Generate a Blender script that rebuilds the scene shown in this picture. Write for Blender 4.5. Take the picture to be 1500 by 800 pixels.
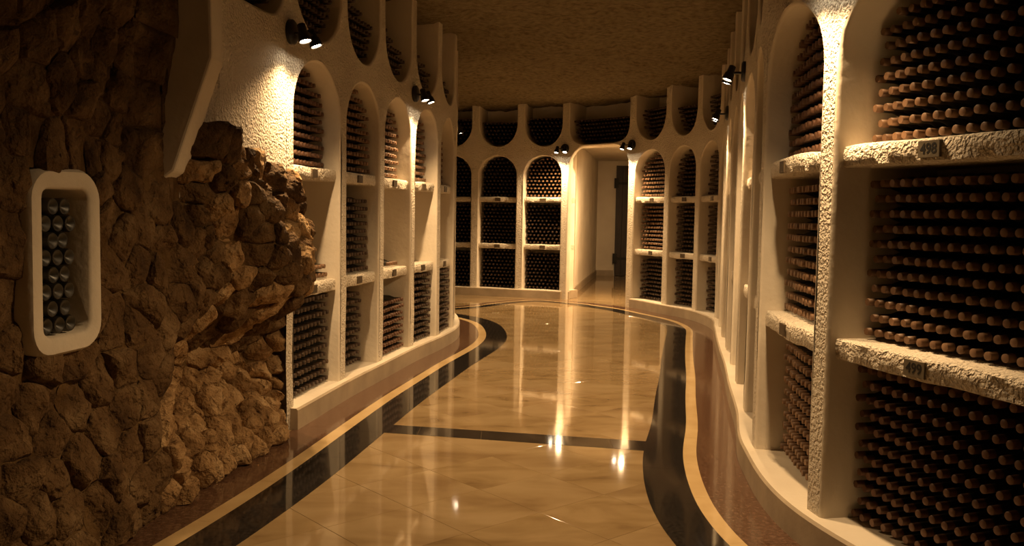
import bpy, bmesh, math, random
import numpy as np
from mathutils import Vector, Matrix, noise

random.seed(7)
rng = np.random.default_rng(7)
scn = bpy.context.scene
COL = scn.collection
for o in list(bpy.data.objects):
    bpy.data.objects.remove(o)

# ------------------------------------------------------------------ camera, world, exposure
CAMH = 1.42
FPX = 1300.0
cam_d = bpy.data.cameras.new('camera')
cam_d.sensor_width = 36.0
cam_d.lens = 36.0 * FPX / 1500.0
cam_d.clip_start = 0.05
cam = bpy.data.objects.new('camera', cam_d)
COL.objects.link(cam)
cam.location = (0, 0, CAMH)
PITCH = math.atan(85 / FPX)
ROLL = math.radians(1.0)
cam.rotation_euler = (Matrix.Rotation(math.pi / 2 - PITCH, 3, 'X') @ Matrix.Rotation(ROLL, 3, 'Z')).to_euler()
scn.camera = cam

world = bpy.data.worlds.new('world')
scn.world = world
world.use_nodes = True
world.node_tree.nodes['Background'].inputs['Color'].default_value = (0.010, 0.006, 0.003, 1)
world.node_tree.nodes['Background'].inputs['Strength'].default_value = 1.0

vs = scn.view_settings
vs.view_transform = 'Standard'
vs.look = 'None'
vs.gamma = 1
vs.use_curve_mapping = False
vs.exposure = 0.35

LAMP_COL = (1.0, 0.64, 0.31)
LAMP_W = 78.0


# ------------------------------------------------------------------ materials
def new_mat(name):
    m = bpy.data.materials.new(name)
    m.use_nodes = True
    nt = m.node_tree
    return m, nt, nt.nodes['Principled BSDF']


def add(nt, typ, **kw):
    n = nt.nodes.new(typ)
    for k, v in kw.items():
        if k in n.inputs:
            n.inputs[k].default_value = v
        else:
            setattr(n, k, v)
    return n


def ramp(nt, fac, stops):
    r = nt.nodes.new('ShaderNodeValToRGB')
    els = r.color_ramp.elements
    while len(els) > 1:
        els.remove(els[-1])
    els[0].position, els[0].color = stops[0][0], (*stops[0][1], 1)
    for p, c in stops[1:]:
        e = els.new(p)
        e.color = (*c, 1)
    nt.links.new(fac, r.inputs['Fac'])
    return r


def coords(nt):
    g = nt.nodes.new('ShaderNodeNewGeometry')
    return g.outputs['Position']


def noise_mat(name, stops, scale=3.0, detail=6.0, rough=0.8, bumps=(), spec=0.3, distort=0.0, objcoord=False, metal=0.0,
              stretch=None):
    m, nt, b = new_mat(name)
    if objcoord:
        src = nt.nodes.new('ShaderNodeTexCoord').outputs['Object']
    else:
        src = coords(nt)
    if stretch:
        mp = nt.nodes.new('ShaderNodeMapping')
        mp.inputs['Scale'].default_value = stretch
        nt.links.new(src, mp.inputs['Vector'])
        csrc = mp.outputs['Vector']
    else:
        csrc = src
    n = add(nt, 'ShaderNodeTexNoise', Scale=scale, Detail=detail, Distortion=distort)
    nt.links.new(csrc, n.inputs['Vector'])
    r = ramp(nt, n.outputs['Fac'], stops)
    nt.links.new(r.outputs['Color'], b.inputs['Base Color'])
    b.inputs['Roughness'].default_value = rough
    b.inputs['Specular IOR Level'].default_value = spec
    b.inputs['Metallic'].default_value = metal
    prev = None
    for (bs, bd, st, dist) in bumps:
        bn = add(nt, 'ShaderNodeTexNoise', Scale=bs, Detail=bd)
        nt.links.new(src, bn.inputs['Vector'])
        bp = add(nt, 'ShaderNodeBump', Strength=st, Distance=dist)
        nt.links.new(bn.outputs['Fac'], bp.inputs['Height'])
        if prev:
            nt.links.new(prev.outputs['Normal'], bp.inputs['Normal'])
        prev = bp
    if prev:
        nt.links.new(prev.outputs['Normal'], b.inputs['Normal'])
    return m


def plain(name, col, rough=0.5, metal=0.0, spec=0.5, emit=None, emit_s=0.0):
    m, nt, b = new_mat(name)
    b.inputs['Base Color'].default_value = (*col, 1)
    b.inputs['Roughness'].default_value = rough
    b.inputs['Metallic'].default_value = metal
    b.inputs['Specular IOR Level'].default_value = spec
    if emit:
        b.inputs['Emission Color'].default_value = (*emit, 1)
        b.inputs['Emission Strength'].default_value = emit_s
    return m


M = {}
M['plaster_rough'] = noise_mat('roughcast_plaster', [(0.3, (0.66, 0.58, 0.47)), (0.7, (0.80, 0.73, 0.61))], 2.2, 5, 0.92,
                               [(62, 2.5, 1.0, 0.028), (20, 3, 0.6, 0.015)], 0.15)
M['plaster'] = noise_mat('smooth_plaster', [(0.3, (0.64, 0.56, 0.45)), (0.7, (0.78, 0.71, 0.59))], 1.7, 5, 0.9,
                         [(30, 5, 0.45, 0.006), (6, 3, 0.5, 0.012)], 0.15)
M['plinth'] = noise_mat('stone_plinth', [(0.3, (0.34, 0.27, 0.19)), (0.7, (0.46, 0.37, 0.26))], 5, 6, 0.55,
                        [(40, 4, 0.3, 0.003)], 0.3)
M['ceiling'] = noise_mat('earth_ceiling', [(0.25, (0.0935, 0.0680, 0.0374)), (0.5, (0.1827, 0.1445, 0.0816)), (0.8, (0.2635, 0.2125, 0.1258))],
                         16.0, 12, 0.95, [(22, 8, 0.8, 0.03), (80, 3, 0.6, 0.008)], 0.1)
M['rock'] = noise_mat('rubble_stone', [(0.28, (0.0520, 0.0269, 0.0110)), (0.5, (0.1316, 0.0746, 0.0318)), (0.75, (0.2448, 0.1591, 0.0796))],
                      5.5, 10, 0.9, [(13, 8, 1.0, 0.07), (45, 5, 0.9, 0.018)], 0.2)
M['rock_lit'] = noise_mat('rubble_stone_lit', [(0.28, (0.1594, 0.0850, 0.0351)), (0.5, (0.3825, 0.2338, 0.1063)), (0.75, (0.5950, 0.4144, 0.2231))],
                       6.5, 10, 0.9, [(15, 8, 1.0, 0.07), (48, 5, 0.9, 0.018)], 0.2)  # lamplight on the rubble foot, put into a lighter copy of the stone colour
M['mortar'] = noise_mat('rubble_mortar', [(0.3, (0.0825, 0.0450, 0.0180)), (0.7, (0.1800, 0.1087, 0.0465))], 6, 7, 0.95,
                        [(14, 6, 1.0, 0.05)], 0.1)
M['tile'] = noise_mat('cream_marble', [(0.25, (0.1848, 0.1176, 0.0546)), (0.45, (0.2730, 0.1890, 0.0966)), (0.6, (0.3150, 0.2268, 0.1218)), (0.8, (0.3528, 0.2604, 0.1470))],
                      1.9, 10, 0.055, [], 0.32, 0.5, stretch=(0.9, 2.0, 1.0))
M['tile2'] = noise_mat('cream_marble_veined', [(0.25, (0.1596, 0.1008, 0.0462)), (0.42, (0.2520, 0.1722, 0.0840)), (0.6, (0.3024, 0.2142, 0.1109)), (0.8, (0.3360, 0.2436, 0.1344))],
                       2.6, 10, 0.055, [], 0.32, 0.7, stretch=(1.0, 2.0, 1.0))
M['tan'] = noise_mat('tan_marble', [(0.3, (0.55, 0.38, 0.18)), (0.7, (0.68, 0.50, 0.26))], 4, 6, 0.10, [], 0.5)
M['dark'] = noise_mat('dark_granite', [(0.35, (0.012, 0.010, 0.009)), (0.7, (0.035, 0.030, 0.026))], 60, 4, 0.06, [], 0.5)
M['brown'] = noise_mat('red_granite', [(0.3, (0.0765, 0.0378, 0.0216)), (0.55, (0.1260, 0.0675, 0.0414)), (0.8, (0.1890, 0.1170, 0.0810))], 45, 5, 0.09, [], 0.5)
M['grout'] = plain('grout', (0.16, 0.10, 0.05), 0.8)
M['metal'] = plain('black_lamp_metal', (0.018, 0.016, 0.015), 0.35, 0.2)
M['bulb'] = plain('lit_bulb', (1, 1, 1), 0.3, emit=(1.0, 0.80, 0.55), emit_s=60)
M['plate'] = noise_mat('bronze_plate', [(0.3, (0.1800, 0.1450, 0.0950)), (0.7, (0.2300, 0.1900, 0.1275))], 40, 3, 0.6, [], 0.4)
M['plate_dark'] = noise_mat('dark_bronze_plate', [(0.3, (0.06, 0.042, 0.024)), (0.7, (0.12, 0.085, 0.05))], 40, 3, 0.5, [], 0.5, metal=0.2)
M['digit'] = plain('engraved_black', (0.006, 0.005, 0.004), 0.6)
M['wood'] = noise_mat('dark_door_wood', [(0.3, (0.014, 0.008, 0.005)), (0.7, (0.04, 0.022, 0.012))], 3, 6, 0.5, [(20, 4, 0.4, 0.004)], 0.4,
                      stretch=(8, 8, 0.7))
M['iron'] = plain('hinge_iron', (0.01, 0.009, 0.008), 0.5, 0.6)


def glass_mat():
    m, nt, b = new_mat('dark_bottle_glass')
    n = add(nt, 'ShaderNodeTexNoise', Scale=18.0, Detail=4.0)
    nt.links.new(coords(nt), n.inputs['Vector'])
    r = ramp(nt, n.outputs['Fac'], [(0.35, (0.008, 0.008, 0.005)), (0.65, (0.030, 0.024, 0.015))])
    nt.links.new(r.outputs['Color'], b.inputs['Base Color'])
    rr = ramp(nt, n.outputs['Fac'], [(0.35, (0.28,) * 3), (0.7, (0.6,) * 3)])
    nt.links.new(rr.outputs['Color'], b.inputs['Roughness'])
    return m


M['glass'] = glass_mat()
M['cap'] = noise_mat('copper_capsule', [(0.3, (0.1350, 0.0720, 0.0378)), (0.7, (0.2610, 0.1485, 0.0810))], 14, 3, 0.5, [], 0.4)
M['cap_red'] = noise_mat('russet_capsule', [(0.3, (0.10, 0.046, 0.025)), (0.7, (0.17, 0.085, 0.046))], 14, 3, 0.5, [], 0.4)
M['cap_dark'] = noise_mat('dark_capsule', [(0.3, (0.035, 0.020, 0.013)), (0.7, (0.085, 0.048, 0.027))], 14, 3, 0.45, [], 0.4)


# ------------------------------------------------------------------ mesh helpers
class MB:
    def __init__(self):
        self.v, self.f, self.m = [], [], []

    def vert(self, p):
        self.v.append(tuple(p))
        return len(self.v) - 1

    def face(self, idx, mat=0):
        self.f.append(tuple(idx))
        self.m.append(mat)

    def quad(self, a, b, c, d, mat=0):
        i = len(self.v)
        self.v += [tuple(a), tuple(b), tuple(c), tuple(d)]
        self.face((i, i + 1, i + 2, i + 3), mat)

    def grid(self, rows, mat=0, close=False):
        base = len(self.v)
        n = len(rows[0])
        for r in rows:
            self.v += [tuple(p) for p in r]
        for i in range(len(rows) - 1):
            for j in range(n if close else n - 1):
                a = base + i * n + j
                b = base + i * n + (j + 1) % n
                self.face((a, b, b + n, a + n), mat)
        return base

    def box(self, lo, hi, xf=None, mat=0):
        P = [Vector((x, y, z)) for z in (lo[2], hi[2]) for y in (lo[1], hi[1]) for x in (lo[0], hi[0])]
        if xf:
            P = [xf @ p for p in P]
        b = len(self.v)
        self.v += [tuple(p) for p in P]
        for q in ((0, 2, 3, 1), (4, 5, 7, 6), (0, 1, 5, 4), (2, 6, 7, 3), (0, 4, 6, 2), (1, 3, 7, 5)):
            self.face([b + i for i in q], mat)

    def lathe(self, prof, n=16, xf=None, mats=None, cap=True):
        """profile (axis, radius) around local Z"""
        base = len(self.v)
        for (z, r) in prof:
            for k in range(n):
                a = 2 * math.pi * k / n
                p = Vector((r * math.cos(a), r * math.sin(a), z))
                self.v.append(tuple(xf @ p if xf else p))
        for i in range(len(prof) - 1):
            for k in range(n):
                a = base + i * n + k
                b = base + i * n + (k + 1) % n
                self.face((a, b, b + n, a + n), mats[i] if mats else 0)
        if cap:
            self.face([base + k for k in range(n)][::-1], mats[0] if mats else 0)
            e = base + (len(prof) - 1) * n
            self.face([e + k for k in range(n)], mats[-1] if mats else 0)

    def mesh(self, name, mats, smooth=False, fix=True, angle=None):
        me = bpy.data.meshes.new(name)
        me.from_pydata(self.v, [], self.f)
        for mm in mats:
            me.materials.append(mm)
        me.polygons.foreach_set('material_index', self.m)
        if fix:
            bm = bmesh.new()
            bm.from_mesh(me)
            bmesh.ops.remove_doubles(bm, verts=bm.verts, dist=1e-5)
            bmesh.ops.recalc_face_normals(bm, faces=bm.faces)
            bm.to_mesh(me)
            bm.free()
        me.polygons.foreach_set('use_smooth', [bool(smooth)] * len(me.polygons))
        if smooth and angle:
            me.set_sharp_from_angle(angle=angle)
        me.update()
        return me

    def build(self, name, mats, parent=None, smooth=False, fix=True, angle=None):
        o = bpy.data.objects.new(name, self.mesh(name, mats, smooth, fix, angle))
        COL.objects.link(o)
        if parent:
            o.parent = parent
        return o


def tag(o, label=None, cat=None, group=None, kind=None):
    if label:
        o['label'] = label
    if cat:
        o['category'] = cat
    if group:
        o['group'] = group
    if kind:
        o['kind'] = kind
    return o


def empty(name, loc=(0, 0, 0), rot=None):
    o = bpy.data.objects.new(name, None)
    o.empty_display_size = 0.05
    COL.objects.link(o)
    o.location = loc
    if rot is not None:
        o.rotation_euler = rot
    return o


def link(name, mesh, parent=None):
    o = bpy.data.objects.new(name, mesh)
    COL.objects.link(o)
    if parent:
        o.parent = parent
    return o


# ------------------------------------------------------------------ plan curves
class Chain:
    """Catmull-Rom plan curve through the posts; side=+1: aisle on the left of travel, -1: on the right"""

    def __init__(self, nodes, side):
        self.n = [Vector(p) for p in nodes]
        self.side = side
        self.tab = []
        pts = [self.n[0] * 2 - self.n[1]] + self.n + [self.n[-1] * 2 - self.n[-2]]
        self.pts = pts
        self.len = []
        for i in range(len(self.n) - 1):
            s = [self.raw(i, k / 40) for k in range(41)]
            c = [0.0]
            for a, b in zip(s, s[1:]):
                c.append(c[-1] + (b - a).length)
            self.tab.append(c)
            self.len.append(c[-1])

    def raw(self, i, t):
        p0, p1, p2, p3 = self.pts[i:i + 4]
        return 0.5 * ((2 * p1) + (p2 - p0) * t + (2 * p0 - 5 * p1 + 4 * p2 - p3) * t * t + (3 * p1 - p0 - 3 * p2 + p3) * t ** 3)

    def uni(self, i, t):
        c = self.tab[i]
        L = c[-1] * t
        for k in range(40):
            if c[k + 1] >= L or k == 39:
                return (k + (L - c[k]) / (c[k + 1] - c[k])) / 40

    def frame(self, i, t):
        u = self.uni(i, t)
        p = self.raw(i, u)
        d = (self.raw(i, u + 0.01) - self.raw(i, u - 0.01)).normalized()
        n = Vector((-d.y, d.x)) * self.side
        return p, d, n

    def P(self, i, t, d, z):
        """t along the bay, d metres INTO the wall, z up"""
        p, _, n = self.frame(i, t)
        q = p - n * d
        return Vector((q.x, q.y, z))

    def sample(self, i0, i1, step=0.1):
        out = []
        for i in range(i0, i1):
            k = max(2, int(self.len[i] / step))
            for j in range(k):
                out.append((i, j / k))
        out.append((i1 - 1, 1.0))
        return out


RN = [(2.6, -1.9), (2.58, -0.5), (2.42, 0.6), (2.1, 1.55), (1.75, 2.45), (1.335, 3.81), (1.378, 4.95), (1.579, 5.9), (1.767, 6.9), (1.95, 7.8),
      (2.115, 8.7), (2.289, 9.6), (2.47, 10.5), (2.63, 11.4), (2.546, 12.35), (2.247, 13.1), (1.85, 14.0), (0.86, 15.05),
      (0.112, 15.35), (-0.678, 15.6), (-1.48, 15.8), (-2.3, 15.9), (-3.1, 15.9)]
RC = Chain(RN, +1)
DOOR = 16
LN = [(-1.73, 3.75), (-1.58, 4.72), (-1.43, 5.70), (-1.28, 6.72), (-1.12, 7.60), (-0.955, 8.50), (-0.775, 9.30), (-0.665, 10.05),
      (-0.70, 10.9), (-0.86, 11.7), (-1.35, 12.3), (-2.05, 12.6), (-2.9, 12.7)]
LC = Chain(LN, -1)

Z_LEDGE = 0.14
SHELF_T = 0.088
SHELF_IN = 0.035
Z_S1, Z_S2 = 0.92, 1.73        # shelf tops
Z_SPRING, Z_ARCH = 2.10, 2.44
Z_UBOT = 2.60
Z_TOP = 3.62
DEPTH = 0.48
HW = 0.07


def ceil_z(y):
    return 3.52 - 0.0145 * y


def arch_outline(L, hw, n=20, spring=Z_SPRING, top=Z_ARCH, corner=None):
    """(x along bay, z) of a round-headed opening from bottom-left over to bottom-right; corner: flat head with rounded corners"""
    xl, xr = hw, L - hw
    w = (xr - xl) / 2
    pts = [(xl, 0.0), (xl, Z_LEDGE)]
    if corner:
        for k in range(n // 2 + 1):
            a = math.pi - (math.pi / 2) * k / (n // 2)
            pts.append((xl + corner + corner * math.cos(a), top - corner + corner * math.sin(a)))
        for k in range(n // 2 + 1):
            a = math.pi / 2 - (math.pi / 2) * k / (n // 2)
            pts.append((xr - corner + corner * math.cos(a), top - corner + corner * math.sin(a)))
    else:
        for k in range(n + 1):
            a = math.pi * (1 - k / n)
            pts.append(((xl + xr) / 2 + w * math.cos(a), spring + (top - spring) * math.sin(a)))
    pts += [(xr, Z_LEDGE), (xr, 0.0)]
    return pts


def u_outline(L, hw, n=20, spring=2.98, bot=Z_UBOT, wide=False):
    xl, xr = hw, L - hw
    w = (xr - xl) / 2
    pts = [(xl, Z_TOP)]
    e = 0.5 if wide else 1.0
    for k in range(n + 1):
        a = math.pi * (1 - k / n)
        c, s = math.cos(a), math.sin(a)
        if wide:
            c = math.copysign(abs(c) ** 0.5, c)
            s = abs(s) ** 0.6
        pts.append(((xl + xr) / 2 + w * c, spring - (spring - bot) * s))
    pts.append((xr, Z_TOP))
    return pts


def offset_outline(pts, r):
    """move outline outwards (into the masonry) by r"""
    out = []
    for i, p in enumerate(pts):
        a = pts[max(0, i - 1)]
        b = pts[min(len(pts) - 1, i + 1)]
        d = Vector((b[0] - a[0], b[1] - a[1]))
        if d.length < 1e-9:
            out.append(p)
            continue
        d.normalize()
        out.append((p[0] - d.y * r, p[1] + d.x * r))
    return out


def bay_mesh(ch, i, kind='full', hw=HW, depth=DEPTH, corner=None, wide=False, lower=True, flip=False):
    """Front masonry of one bay with its round-headed bin opening and the U-shaped bin above."""
    L = ch.len[i]
    mb = MB()
    P = lambda x, d, z: ch.P(i, x / L, d, z)
    def jit(x, z):
        w = ch.P(i, min(max(x / L, 0), 1), 0, z)
        return 0.008 * noise.noise(w * 3) + 0.004 * noise.noise(w * 11)
    r = 0.018
    F = lambda x, z: P(min(max(x, 0), L), jit(x, z), z)
    au = u_outline(L, hw, wide=wide)
    ao = arch_outline(L, hw, top=Z_ARCH if not corner else 2.58, corner=corner)

    def reveal(pts, sign, dmax):
        pts_o = offset_outline(pts, sign * r)
        loops = []
        for k in range(5):
            a = (math.pi / 2) * k / 4
            f = math.cos(a) * 1.0
            e = (1 - math.sin(a))      # 1 -> fully widened, 0 -> true outline
            dd = r * (1 - math.cos(a))
            lp = []
            for (x, z), (xo, zo) in zip(pts, pts_o):
                xx, zz = x + (xo - x) * e, z + (zo - z) * e
                q = P(xx, dd + jit(xx, zz) * (1 - k / 4), zz)
                lp.append(q)
            loops.append(lp)
        for dd in (dmax * 0.5, dmax):
            loops.append([P(x, dd, z) for (x, z) in pts])
        mb.grid(loops, 1)
        return pts_o

    uo = reveal(au, -1, depth)
    zs_all = [0.0, 0.14, 0.45, 0.8, 1.1, 1.5, 1.8, 2.1, 2.4, 2.7, 3.0, 3.3, Z_TOP]
    if kind == 'full':
        oo = reveal(ao, 1, depth if not corner else 0.07)
        # spandrel between arch head and U bottom
        n = 30
        xl, xr = hw - r, L - hw + r

        def interp(pl, x, up):
            best = None
            for (x0, z0), (x1, z1) in zip(pl, pl[1:]):
                if x0 != x1 and min(x0, x1) - 1e-9 <= x <= max(x0, x1) + 1e-9:
                    z = z0 + (z1 - z0) * (x - x0) / (x1 - x0)
                    best = z if best is None else (max(best, z) if up else min(best, z))
            return best
        rows = []
        for k in range(n + 1):
            f = 0.5 - 0.5 * math.cos(math.pi * k / n)
            x = xl + (xr - xl) * f
            xe = min(max(x, xl + 1e-6), xr - 1e-6)
            za = interp(oo, xe, True)
            zu = interp(uo, xe, False)
            if za is None:
                za = Z_SPRING
            if zu is None:
                zu = 2.98
            rows.append([F(x, za + (zu - za) * q / 8) for q in range(9)])
        mb.grid(rows, 0)
        for a, b in ((0, hw - r), (L - hw + r, L)):
            mb.grid([[F(a + (b - a) * q / 2, z) for q in range(3)] for z in zs_all], 0)
    else:
        # solid below, U bin above
        n = 30
        xl, xr = hw - r, L - hw + r
        rows = []
        for k in range(n + 1):
            f = 0.5 - 0.5 * math.cos(math.pi * k / n)
            x = xl + (xr - xl) * f
            zu = 2.98
            best = None
            for (x0, z0), (x1, z1) in zip(uo, uo[1:]):
                if x0 != x1 and min(x0, x1) - 1e-9 <= x <= max(x0, x1) + 1e-9:
                    z = z0 + (z1 - z0) * (x - x0) / (x1 - x0)
                    best = z if best is None else min(best, z)
            zu = best if best is not None else 2.98
            rows.append([F(x, 1.45 + (zu - 1.45) * q / 10) for q in range(11)])
        mb.grid(rows, 0)
        mb.grid([[F((hw - r) * q / 2, z) for q in range(3)] for z in zs_all[5:]], 0)
        mb.grid([[F(L - hw + r + (hw - r) * q / 2, z) for q in range(3)] for z in zs_all], 0)
    # back of the bins
    if not corner:
        mb.grid([[P(hw - 0.01 + (L - 2 * hw + 0.02) * q / 4, depth - 0.002, z) for q in range(5)] for z in (0.0, 1.2, 2.4, Z_TOP)], 1)
    else:
        mb.grid([[P(L * q / 4, depth - 0.002, z) for q in range(5)] for z in (2.59, Z_TOP)], 1)
        mb.grid([[P(L * q / 4, d, 2.59) for q in range(5)] for d in (0.07, depth + 0.05)], 1)
    return mb


def shelf_mesh(ch, i, z, hw=HW, seed=0):
    L = ch.len[i]
    mb = MB()
    n = max(10, int(L / 0.03))
    R_ = SHELF_IN
    prof = [(DEPTH - 0.01, z - SHELF_T), (R_ + 0.014, z - SHELF_T), (R_ + 0.004, z - SHELF_T + 0.006), (R_, z - SHELF_T * 0.6), (R_, z - 0.03), (R_ + 0.003, z - 0.006), (R_ + 0.012, z),
            (DEPTH - 0.01, z)]
    rows = []
    for k in range(n + 1):
        x = hw - 0.004 + (L - 2 * hw + 0.008) * k / n
        row = []
        for j, (d, zz) in enumerate(prof):
            e = 0.012 if 0 < j < 7 else 0
            w = noise.noise(Vector((x * 9, j * 1.7, seed * 3.3 + i)))
            w2 = noise.noise(Vector((x * 3, 5.0, seed * 3.3 + i)))
            row.append(ch.P(i, x / L, d + e * w * 0.6, zz + e * w * 0.35 + 0.008 * w2 * (1 if 0 < j < 7 else 0)))
        rows.append(row)
    mb.grid(rows, 0, close=True)
    b0 = len(mb.v) - len(prof)
    mb.face([b0 + j for j in range(len(prof))])
    mb.face([j for j in range(len(prof))][::-1])
    return mb


# ------------------------------------------------------------------ the galleries
def wall_root(name, ch, i0, i1):
    mb = MB()
    runs = [[]]
    for (i, t) in ch.sample(i0, i1, 0.3):
        if ch is RC and ((i == DOOR) or (i == DOOR - 1 and t > 0.8) or (i == DOOR + 1 and t < 0.2)):
            if runs[-1]:
                runs.append([])
            continue
        runs[-1].append((i, t))
    for run in runs:
      rows = []
      for (i, t) in run:
        rows.append([ch.P(i, t, DEPTH + 0.01, 0.0), ch.P(i, t, DEPTH + 0.01, Z_TOP), ch.P(i, t, DEPTH + 0.16, Z_TOP), ch.P(i, t, DEPTH + 0.16, 0.0)])
      if len(rows) > 1:
        mb.grid(rows, 0)
    o = mb.build(name, [M['plaster']])
    return tag(o, kind='structure')


def plinth(name, ch, i0, i1, out=0.055, t0=0.0, t1=1.0, skip=()):
    mb = MB()
    runs, cur = [], []
    for (i, t) in ch.sample(i0, i1, 0.08):
        if i in skip:
            if cur:
                runs.append(cur)
                cur = []
            continue
        cur.append((i, t))
    if cur:
        runs.append(cur)
    for run in runs:
        rows = []
        for (i, t) in run:
            rows.append([ch.P(i, t, DEPTH - 0.01, 0.0), ch.P(i, t, -out, 0.0), ch.P(i, t, -out, Z_LEDGE - 0.012), ch.P(i, t, -out + 0.012, Z_LEDGE),
                         ch.P(i, t, DEPTH - 0.01, Z_LEDGE)])
        b = mb.grid(rows, 0, close=True)
        # upper face plastered
        mb.face([b + j for j in range(5)][::-1])
        e = b + (len(rows) - 1) * 5
        mb.face([e + j for j in range(5)])
    o = mb.build(name, [M['plinth'], M['plaster']])
    for p in o.data.polygons:
        if p.normal.z > 0.8:
            p.material_index = 1
    return tag(o, kind='structure')


def gallery(name, ch, bays, specs):
    root = wall_root(name, ch, bays[0], bays[-1] + 1)
    for i in bays:
        sp = specs.get(i, {})
        mb = bay_mesh(ch, i, sp.get('kind', 'full'), corner=sp.get('corner'), wide=sp.get('wide', False), hw=sp.get('hw', HW))
        o = mb.build('storage_bay', [M['plaster_rough'], M['plaster']], root, smooth=True, angle=math.radians(50))
        if sp.get('kind', 'full') == 'full' and not sp.get('corner'):
            for k, z in enumerate((Z_S1, Z_S2)):
                s = shelf_mesh(ch, i, z, seed=k)
                s.build('shelf', [M['plaster_rough']], o, smooth=True, angle=math.radians(60))
    return root


wall_right = gallery('wall_right', RC, list(range(3, 13)), {})
wall_back = gallery('wall_back', RC, list(range(13, 22)), {DOOR: dict(corner=0.36, wide=True, hw=0.08)})
wall_island = gallery('wall_middle', LC, list(range(1, 12)), {1: dict(kind='upper', wide=True)})
plinth('baseboard_right', RC, 3, 13)
plinth('baseboard_back', RC, 13, 22, skip=(DOOR,))
plinth('baseboard_middle', LC, 2, 12)

# ------------------------------------------------------------------ room behind the camera, left shell
def slab_wall(name, pts, z0, z1, th, mat):
    """upright wall along a plan polyline, thickness th to the left of travel"""
    mb = MB()
    rows = []
    P = [Vector(p) for p in pts]
    for k, p in enumerate(P):
        d = (P[min(k + 1, len(P) - 1)] - P[max(k - 1, 0)]).normalized()
        n = Vector((-d.y, d.x))
        q = p + n * th
        rows.append([(p.x, p.y, z0), (p.x, p.y, z1), (q.x, q.y, z1), (q.x, q.y, z0)])
    b = mb.grid(rows, 0, close=True)
    mb.face((b, b + 1, b + 2, b + 3))
    e = b + 4 * (len(rows) - 1)
    mb.face((e + 3, e + 2, e + 1, e))
    o = mb.build(name, [mat])
    return tag(o, kind='structure')


slab_wall('wall_rear', [(2.75, -2.6), (-3.0, -2.6)], 0, Z_TOP, 0.15, M['plaster'])
for o in ():
    pass
slab_wall('wall_rear_right', [(2.12, 1.5), (2.45, 0.6), (2.62, -0.6), (2.7, -2.6)][::-1], 0, Z_TOP, -0.15, M['plaster'])
slab_wall('wall_rear_left', [(-2.02, 2.1), (-2.35, 1.0), (-2.6, -0.6), (-2.75, -2.6)], 0, Z_TOP, -0.15, M['plaster'])

# ceiling
mb = MB()
rows = []
NX, NY = 150, 340
for j in range(NY + 1):
    y = -2.8 + 20.6 * j / NY
    row = []
    for k in range(NX + 1):
        x = -5.2 + 9.2 * k / NX
        z = ceil_z(y) + 0.06 * noise.noise(Vector((x * 0.9, y * 0.9, 1.0))) + 0.03 * noise.noise(Vector((x * 3.1, y * 3.1, 4.0))) \
            + 0.022 * noise.noise(Vector((x * 6, y * 6, 7.0))) + 0.012 * noise.noise(Vector((x * 15, y * 15, 9.0)))
        row.append((x, y, z))
    rows.append(row)
mb.grid(rows, 0)
mb.quad((-5.2, -2.8, 3.75), (4, -2.8, 3.75), (4, 17.8, 3.75), (-5.2, 17.8, 3.75))
tag(mb.build('ceiling', [M['ceiling']], smooth=True), kind='structure')
slab_wall('wall_passage_end', [(-5.0, 11.9), (-5.0, 17.6)], 0, Z_TOP, 0.15, M['plaster'])
slab_wall('wall_passage_front', [(-2.7, 13.15), (-5.0, 13.15)], 0, Z_TOP, 0.1, M['plaster'])
slab_wall('wall_passage_back', [(-5.0, 15.95), (-3.0, 15.95)], 0, Z_TOP, 0.1, M['plaster'])

# ------------------------------------------------------------------ corridor beyond the doorway
pL = RC.P(DOOR, 1 - 0.078 / RC.len[DOOR], 0.05, 0)
pR = RC.P(DOOR, 0.085 / RC.len[DOOR], 0.13, 0)
slab_wall('wall_corridor_left', [(pL.x, pL.y), (2.02, 21.4)], 0, 2.8, 0.03, M['plaster'])
slab_wall('wall_corridor_back', [(1.9, 21.4), (4.3, 21.4)], 0, 2.8, 0.12, M['plaster'])
slab_wall('wall_corridor_right', [(4.2, 21.5), (3.0, 16.2), (pR.x, pR.y)], 0, 2.8, 0.12, M['plaster'])
mb = MB()
q0, q1 = RC.P(DOOR, 0.0, DEPTH + 0.0, 2.75), RC.P(DOOR, 1.0, DEPTH + 0.0, 2.75)
cp = [(q0.x, q0.y), (4.4, q0.y), (4.4, 21.6), (q1.x - 0.1, 21.6), (q1.x - 0.1, q1.y)]
mb.v = [(x, y, 2.75) for x, y in cp] + [(x, y, 2.9) for x, y in cp]
mb.f = [(0, 1, 2, 3, 4), (9, 8, 7, 6, 5)] + [(k, (k + 1) % 5, 5 + (k + 1) % 5, 5 + k) for k in range(5)]
mb.m = [0] * 7
tag(mb.build('ceiling_corridor', [M['plaster']]), kind='structure')
# baseboards in the corridor
def skirting(name, a, b, th=0.02, h=0.13):
    a, b = Vector(a), Vector(b)
    d = (b - a).normalized()
    n = Vector((d.y, -d.x)) * th
    mb = MB()
    P = [(a.x, a.y), (b.x, b.y), (b.x + n.x, b.y + n.y), (a.x + n.x, a.y + n.y)]
    i = len(mb.v)
    mb.v += [(x, y, 0) for x, y in P] + [(x, y, h) for x, y in P]
    for q in ((0, 1, 2, 3), (4, 5, 6, 7), (0, 1, 5, 4), (1, 2, 6, 5), (2, 3, 7, 6), (3, 0, 4, 7)):
        mb.face(q)
    return tag(mb.build(name, [M['plinth']]), kind='structure')


skirting('baseboard_corridor_left', (pL.x + 0.002, pL.y), (2.02, 21.4))
skirting('baseboard_corridor_back', (2.02, 21.39), (2.44, 21.39))
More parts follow.
